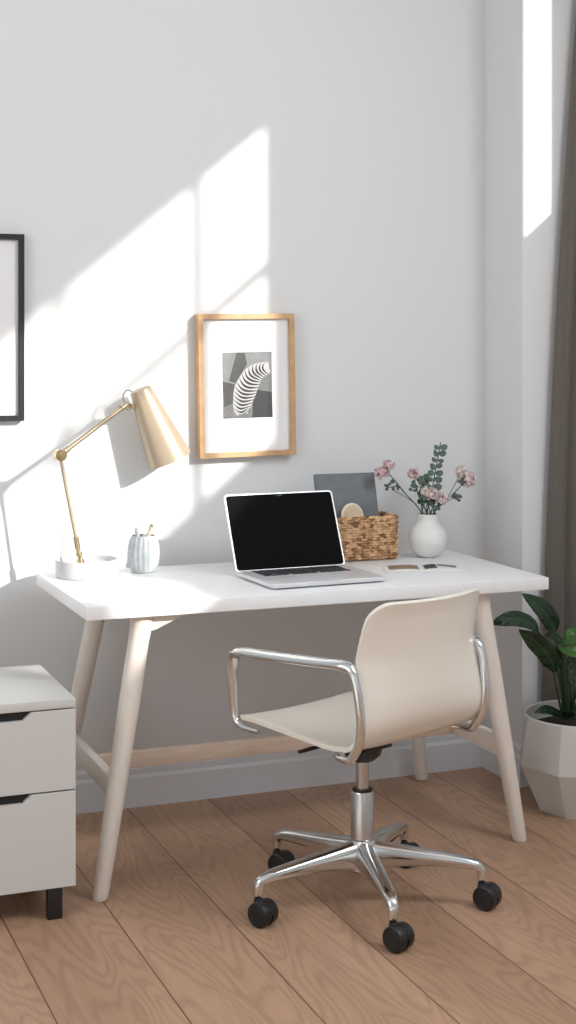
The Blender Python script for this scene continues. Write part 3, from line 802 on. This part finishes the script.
# ------------------------------------------------------------------ open magazine
mg = thing('open_magazine', 'small open magazine with tan and dark pictures lying in front of the vase', 'magazine', (.398, -.452, ZT+.0003), R(-20))
b = B(); MW, MD = .112, .100
def page_side(b, sx, lift, th=.0035):
    n = 10; top, bot = [], []
    for i in range(n+1):
        t = i/n; x = sx*MW*t; z = th+lift*math.sin(PI*min(1, t*1.15))*(1-t*.5)
        for y in (-MD/2, MD/2): top.append(b.verts.new((x, y, z)))
        for y in (-MD/2, MD/2): bot.append(b.verts.new((x, y, .0004)))
    for i in range(n):
        b.faces.new((top[2*i], top[2*i+2], top[2*i+3], top[2*i+1])); b.faces.new((bot[2*i], bot[2*i+1], bot[2*i+3], bot[2*i+2]))
        b.faces.new((top[2*i], bot[2*i], bot[2*i+2], top[2*i+2])); b.faces.new((top[2*i+1], top[2*i+3], bot[2*i+3], bot[2*i+1]))
    b.faces.new((top[-2], bot[-2], bot[-1], top[-1])); b.faces.new((top[0], top[1], bot[1], bot[0]))
page_side(b, -1, .004); page_side(b, 1, .006, .004)
obj('pages', b, M['paper'], mg)
def patch(name, x0, x1, y0, y1, sx, lift, th, m):
    b = B(); n = 8; T_ = []; 
    for i in range(n+1):
        t = (x0+(x1-x0)*i/n)/MW; z = th+lift*math.sin(PI*min(1, t*1.15))*(1-t*.5)+.0005
        for y in (y0, y1): T_.append(b.verts.new((sx*MW*t, y, z)))
    for i in range(n): b.faces.new((T_[2*i], T_[2*i+2], T_[2*i+3], T_[2*i+1]))
    r = bmesh.ops.solidify(b, geom=b.faces[:], thickness=.0003)
    obj(name, b, m, mg)
patch('picture', .012, .100, -.030, .046, -1, .004, .0035, M['print_tan'])
patch('picture', .004, .040, -.030, .046, 1, .006, .004, M['print_dark'])
patch('picture', .044, .100, .002, .044, 1, .006, .004, M['print_grey'])

# ------------------------------------------------------------------ pictures on the wall
def frame_obj(name, label, x0, x1, z0, z1, depth, face, m, tilt=0., lip=.006):
    cx, cz = (x0+x1)/2, (z0+z1)/2
    o = thing(name, label, 'picture', (cx, -.002, cz)); o.rotation_euler = (0, R(tilt), 0)
    w, h = (x1-x0)/2, (z1-z0)/2
    b = B()
    yf = -depth
    # four mitred mouldings
    out = [(-w, -h), (w, -h), (w, h), (-w, h)]; inn = [(-w+face, -h+face), (w-face, -h+face), (w-face, h-face), (-w+face, h-face)]
    for i in range(4):
        a, c = out[i], out[(i+1) % 4]; d, e = inn[(i+1) % 4], inn[i]
        prism(b, [a, c, d, e], 'y', yf, 0)
    bmesh.ops.remove_doubles(b, verts=b.verts, dist=1e-5)
    fr = obj('frame', b, m, o, smooth=False)
    bv = fr.modifiers.new('edge', 'BEVEL'); bv.width = .0012; bv.segments = 2; bv.limit_method = 'ANGLE'
    b = B(); box(b, (-w+face-.0005, -depth+.013, -h+face-.0005), (w-face+.0005, -.003, h-face+.0005)); obj('mat_board', b, M['mat'], o, smooth=False)
    return o, -depth+.013
zp, yf = frame_obj('framed_photo', 'oak framed black and white photo of a striped plant with wide white mat', -.147, .166, 1.038, 1.476, .036, .0165, M['oak_frame'], tilt=-.85)
# photo: 160 x 202 mm, lower-left origin mapped to the frame centre
PX0, PZ0, PW, PH = -.077, -.1005, .160, .202
def ph(u, v): return (PX0+PW*(u-65)/435, PZ0+PH*(642-v)/576)
b = B(); box(b, (PX0, yf-.0012, PZ0), (PX0+PW, yf+.0002, PZ0+PH)); photo = obj('photo_print', b, M['ph_light'], zp, smooth=False)
def flat(name, polys, y, m):
    b = B()
    for pl in polys:
        prism(b, [ph(*p) for p in pl], 'y', yf-y, yf-y+.0004)
    return obj(name, b, m, photo, smooth=False)
flat('print_dark_area', [[(320, 640), (502, 642), (496, 300), (400, 320), (350, 430), (325, 520)]], .0016, M['ph_dark'])
flat('print_mid_area', [[(65, 320), (165, 345), (175, 500), (75, 545)], [(190, 68), (262, 75), (280, 170), (180, 335), (120, 315)]], .0016, M['ph_mid'])
flat('print_ground_area', [[(75, 548), (165, 512), (250, 560), (318, 560), (315, 642), (75, 642)], [(380, 310), (497, 260), (497, 420), (375, 400)]], .0018, M['ph_ground'])
# striped curved stalk: centreline and half widths
cl = cr([(232, 612, 40), (225, 560, 62), (235, 500, 74), (250, 440, 86), (270, 380, 88), (300, 320, 84), (335, 270, 76), (380, 235, 64), (430, 215, 52), (478, 205, 40)], 8)
Lh, Rh = [], []
for i, (x, y, w) in enumerate(cl):
    a, c = cl[max(0, i-1)], cl[min(len(cl)-1, i+1)]; t = Vector((c[0]-a[0], c[1]-a[1])).normalized(); nn = Vector((-t.y, t.x))
    x = x
    Lh.append((x+nn.x*w*1.12, y+nn.y*w*1.12)); Rh.append((x-nn.x*w*1.12, y-nn.y*w*1.12))
clampp = lambda p: (min(498, max(68, p[0])), min(640, max(70, p[1])))
quads = [[clampp(Lh[i]), clampp(Lh[i+1]), clampp(Rh[i+1]), clampp(Rh[i])] for i in range(len(cl)-1)]
flat('print_plant_body', quads, .0020, M['ph_white'])
st = []
n = len(cl)
for k in range(16):
    i0 = 4+k*(n-6)/16
    def at(s, off):
        i = max(0, min(n-1.001, s+off)); a = int(i); f = i-a
        return Vector(Lh[a]).lerp(Vector(Lh[a+1]), f), Vector(Rh[a]).lerp(Vector(Rh[a+1]), f)
    up, lo = [], []
    for j in range(13):
        t = j/12; bow = -5.5*math.sin(PI*t)+(2 if t > .7 else 0)*(t-.7)
        th = 2.3*math.sin(PI*min(1, .12+t*.88))+.15
        l, r = at(i0, bow); p = l.lerp(r, t); l, r = at(i0, bow+th); q = l.lerp(r, t)
        up.append(clampp(tuple(p))); lo.append(clampp(tuple(q)))
    for j in range(12): st.append([up[j], up[j+1], lo[j+1], lo[j]])
flat('print_stripes', st, .0024, M['ph_black'])

bf, _ = frame_obj('framed_print', 'black framed blank white print hanging at the left edge above the cabinet', -1.075, -.675, 1.160, 1.701, .026, .0165, M['black_frame'])

# ------------------------------------------------------------------ curtain
b = B(); nz, nx = 60, 150; g = []
for i in range(nz+1):
    t = i/nz; z = .012+t*(3.02-.012)
    lx = .897+.037*(z/2.4)+.088*(max(0, z)/2.4)**2
    row = []
    for j in range(nx+1):
        s = j/nx
        x = lx+(1.275-lx)*s
        amp = .010+.002*math.sin(z*2+s*4)
        y = -.284+amp*math.sin(2*PI*(4.4*s+.10*math.sin(z*1.3)+.25))+.003*math.sin(2*PI*(9.7*s+.3)+z*.7)
        row.append(b.verts.new((x, y, z)))
    g.append(row)
for r0, r1 in zip(g, g[1:]):
    for j in range(nx): b.faces.new((r0[j], r0[j+1], r1[j+1], r1[j]))
cu = obj('curtain', b, M['curtain'], None, angle=80)
sm = cu.modifiers.new('cloth_thickness', 'SOLIDIFY'); sm.thickness = .003; sm.offset = 0
tag(cu, 'long dark taupe curtain hanging in folds at the right corner', 'curtain')
b = B(); tube(b, [(.92, -.284, 3.035), (1.299, -.284, 3.035)], .011, 16)
rod = obj('curtain_rod', b, M['black_metal'], None); tag(rod, 'dark round rod carrying the taupe curtain near the ceiling', 'curtain rod')

# ------------------------------------------------------------------ potted plant
PX, PY = .905, -.500
pl = thing('potted_plant', 'dark green leafy plant in a faceted white pot at the right corner', 'plant', (PX, PY, 0), R(0))
b = B(); n = 8
rot0 = R(-21.4-90-31); NP = 64
def facet(q):      # distance to an octagon with unit corner radius
    d = (q-rot0) % (2*PI/n); return math.cos(PI/n)/math.cos(d-PI/n)
def oct_ring(r, z, round_=0.): return [b.verts.new((r*(facet(q)*(1-round_)+round_)*math.cos(q), r*(facet(q)*(1-round_)+round_)*math.sin(q), z)) for q in [rot0+2*PI*k/NP for k in range(NP)]]
rings = [oct_ring(.136, .0), oct_ring(.198, .138), oct_ring(.174, .277, 1), oct_ring(.171, .281, 1), oct_ring(.167, .278, 1), oct_ring(.168, .215, 1)]
for A_, B_ in zip(rings, rings[1:]):
    for k in range(NP): b.faces.new((A_[k], A_[(k+1) % NP], B_[(k+1) % NP], B_[k]))
b.faces.new(rings[0][::-1]); b.faces.new(rings[-1])
pot = obj('pot', b, M['pot'], pl, angle=9)
b = B(); rr = [[b.verts.new((r*math.cos(2*PI*k/n+rot0), r*math.sin(2*PI*k/n+rot0), .236+.006*noise.noise(Vector((k, r*40, 2))))) for k in range(n)] for r in (.168, .12, .06)]
for A_, B_ in zip(rr, rr[1:]):
    for k in range(n): b.faces.new((A_[k], A_[(k+1) % n], B_[(k+1) % n], B_[k]))
b.faces.new(rr[-1]); obj('soil', b, M['soil'], pl)
def leaf(mid, widths, up, mat='leaf', fold=.25, wave=0., seed=1):
    """mid: world points base->tip; widths half-width along it; up: rough normal"""
    org = Vector((PX, PY, 0)); pts = [Vector(p) for p in cr(mid, 5)]; n_ = len(pts)-1
    W = [w[0] for w in cr([(w,) for w in widths], 16)]
    b = B(); rows = []; nn_ = 5; rnd = random.Random(seed)
    for i, p in enumerate(pts):
        t = (pts[min(i+1, n_)]-pts[max(i-1, 0)]).normalized(); s = t.cross(Vector(up)).normalized(); nrm = s.cross(t)
        s_ = i/n_; w = max(.0004, W[int(s_*(len(W)-1))])
        row = []
        for j in range(-nn_, nn_+1):
            a = j/nn_
            # side veins quilt the blade
            q = .0035*math.cos((s_*34-abs(a)*7))*abs(math.sin(abs(a)*PI))*min(1, w/.03)
            row.append(b.verts.new(p-org+s*a*w+nrm*(fold*abs(a)*w-fold*.35*w*a*a+q+wave*math.sin(s_*9+a*2)*w)))
        rows.append(row)
    for r0, r1 in zip(rows, rows[1:]):
        for j in range(2*nn_): b.faces.new((r0[j], r0[j+1], r1[j+1], r1[j]))
    o = obj('leaf', b, M[mat], pl, angle=60)
    so = o.modifiers.new('t', 'SOLIDIFY'); so.thickness = .0012; so.offset = 0
    b = B(); tube(b, [p-org for p in pts], [.0022*(1-.75*i/n_) for i in range(n_+1)], 6); obj('midrib', b, M['rib'], o)
def petiole(pts, r=.0042):
    org = Vector((PX, PY, 0)); P_ = [Vector(p)-org for p in cr(pts, 6)]; n_ = len(P_)
    b = B(); tube(b, P_, [r*(1.25-.55*i/n_) for i in range(n_)], 8); obj('stalk', b, M['petiole'], pl)
Zs = .232
leaf([(0.833, -0.460, 0.517), (0.823, -0.465, 0.545), (0.790, -0.475, 0.585), (0.751, -0.475, 0.618), (0.717, -0.465, 0.644)], [0.004, 0.027, 0.031, 0.021, 0.0005], (-0.25, -0.85, 0.5), fold=.18, seed=1)
petiole([(0.857, -0.480, 0.262), (0.853, -0.475, 0.339), (0.844, -0.465, 0.442), (0.833, -0.460, 0.517)])
leaf([(0.759, -0.490, 0.530), (0.740, -0.500, 0.550), (0.707, -0.510, 0.568), (0.661, -0.520, 0.581), (0.620, -0.520, 0.578), (0.583, -0.515, 0.568)], [0.003, 0.018, 0.024, 0.024, 0.017, 0.0005], (0, -0.85, 0.5), fold=.25, seed=2)
petiole([(0.846, -0.490, 0.266), (0.837, -0.490, 0.359), (0.803, -0.488, 0.475), (0.759, -0.490, 0.530)], .0036)
leaf([(0.795, -0.520, 0.415), (0.783, -0.530, 0.444), (0.751, -0.540, 0.487), (0.704, -0.545, 0.526), (0.664, -0.540, 0.553)], [0.004, 0.025, 0.03, 0.024, 0.0008], (-0.4, -0.85, -0.15), fold=.18, seed=3)
petiole([(0.830, -0.510, 0.272), (0.815, -0.515, 0.331), (0.800, -0.520, 0.379), (0.795, -0.520, 0.415)], .0036)
leaf([(0.871, -0.455, 0.475), (0.853, -0.450, 0.493), (0.832, -0.445, 0.506), (0.811, -0.440, 0.508)], [0.003, 0.015, 0.015, 0.0005], (0.1, -0.7, 0.7), seed=4)
leaf([(0.837, -0.500, 0.413), (0.831, -0.500, 0.439), (0.821, -0.500, 0.463), (0.814, -0.495, 0.484)], [0.003, 0.012, 0.013, 0.0006], (-0.5, -0.8, 0.1), seed=14)
petiole([(0.865, -0.470, 0.259), (0.866, -0.465, 0.336), (0.837, -0.500, 0.413)])
leaf([(0.816, -0.530, 0.497), (0.830, -0.540, 0.511), (0.854, -0.545, 0.524), (0.896, -0.540, 0.522), (0.938, -0.530, 0.504)], [0.004, 0.022, 0.03, 0.026, 0.0008], (0, -0.6, 0.8), mat='leaf_bright', fold=.25, seed=5)
petiole([(0.846, -0.510, 0.270), (0.834, -0.520, 0.356), (0.822, -0.525, 0.455), (0.816, -0.530, 0.497)])
leaf([(0.790, -0.560, 0.496), (0.796, -0.580, 0.491), (0.813, -0.600, 0.488), (0.839, -0.610, 0.483), (0.869, -0.610, 0.468)], [0.004, 0.017, 0.022, 0.018, 0.0008], (0, -0.7, 0.7), mat='leaf_bright', fold=.25, seed=6)
petiole([(0.838, -0.530, 0.276), (0.823, -0.550, 0.363), (0.805, -0.560, 0.453), (0.790, -0.560, 0.496)], .0034)
leaf([(0.880, -0.460, 0.402), (0.902, -0.440, 0.417), (0.942, -0.420, 0.423), (0.992, -0.400, 0.418)], [0.004, 0.018, 0.022, 0.0008], (-0.2, -0.9, 0.3), seed=7)
leaf([(0.860, -0.550, 0.370), (0.832, -0.580, 0.397), (0.807, -0.600, 0.411), (0.785, -0.620, 0.412)], [0.004, 0.018, 0.016, 0.0008], (-0.2, -0.7, 0.6), seed=8)
petiole([(0.864, -0.500, 0.266), (0.874, -0.480, 0.339), (0.880, -0.460, 0.402)])
leaf([(0.909, -0.500, 0.407), (0.921, -0.500, 0.458), (0.946, -0.500, 0.504), (0.976, -0.510, 0.540)], [0.004, 0.034, 0.034, 0.0008], (-0.3, -0.8, 0.5), seed=9)
petiole([(0.882, -0.500, 0.265), (0.891, -0.500, 0.342), (0.909, -0.500, 0.407)])
petiole([(0.873, -0.500, 0.265), (0.862, -0.520, 0.323), (0.860, -0.550, 0.370)])
leaf([(0.840, -0.500, 0.274), (0.820, -0.490, 0.286), (0.787, -0.485, 0.295), (0.753, -0.480, 0.290)], [0.003, 0.017, 0.018, 0.001], (0, -0.5, 0.8), seed=10)
leaf([(0.834, -0.520, 0.274), (0.818, -0.560, 0.297), (0.810, -0.600, 0.312)], [0.003, 0.018, 0.018, 0.001], (0, -0.4, 0.9), seed=11)
petiole([(0.846, -0.505, 0.269), (0.847, -0.500, 0.345), (0.845, -0.495, 0.463)], .0032)
petiole([(0.856, -0.505, 0.268), (0.857, -0.500, 0.344), (0.854, -0.495, 0.452)], .0032)
petiole([(0.865, -0.505, 0.267), (0.867, -0.500, 0.344), (0.869, -0.495, 0.373)], .0032)
petiole([(0.875, -0.505, 0.266), (0.876, -0.500, 0.343), (0.884, -0.495, 0.434)], .0032)

# ------------------------------------------------------------------ camera
cam = bpy.data.cameras.new('camera'); co = bpy.data.objects.new('camera', cam); C.objects.link(co)
co.location = (-1.55, -4.353, 1.38); co.rotation_euler = (R(90), 0, R(-21.4))
cam.sensor_width = 36; cam.sensor_fit = 'AUTO'; cam.lens = 36*1500/1024
cam.shift_y = -(512-345)/1024
cam.clip_start = .05
bpy.context.scene.camera = co

# ------------------------------------------------------------------ light
sc = bpy.context.scene
w = bpy.data.worlds.new('daylight'); sc.world = w; w.use_nodes = True
bg = w.node_tree.nodes['Background']; bg.inputs['Color'].default_value = (.88, .945, 1.0, 1); bg.inputs['Strength'].default_value = .38
sun = bpy.data.lights.new('sun', 'SUN'); so = bpy.data.objects.new('sun', sun); C.objects.link(so)
sun.energy = 4.4; sun.angle = R(1.0); sun.color = (1, .965, .91)
so.rotation_euler = Vector((-.65, 1, -.54)).to_track_quat('-Z', 'Y').to_euler(); so.location = (3, -5, 5)
def area(name, loc, direction, sx, sy, e, col=(1, 1, 1)):
    l = bpy.data.lights.new(name, 'AREA'); l.shape = 'RECTANGLE'; l.size = sx; l.size_y = sy; l.energy = e; l.color = col
    o = bpy.data.objects.new(name, l); C.objects.link(o); o.location = loc
    o.rotation_euler = Vector(direction).to_track_quat('-Z', 'Y').to_euler(); return o
area('window_daylight', (XR-.06, -2.6, 2.55), (-1, .15, -.75), .9, 1.6, 46, (.93, .965, 1))
area('left_fill', (-2.72, -2.1, 1.95), (1, .0, .08), 1.9, 1.4, 20, (.93, .965, 1))  # added fill lamp set in the made-up left opening
area('front_fill', (-.5, -6.1, 1.9), (.1, 1, -.05), 2.6, 1.7, 5, (.93, .965, 1))  # added soft fill lamp behind the camera, out of view

sc.view_settings.view_transform = 'Standard'; sc.view_settings.look = 'None'
sc.view_settings.gamma = 1; sc.view_settings.use_curve_mapping = False
sc.view_settings.exposure = .38
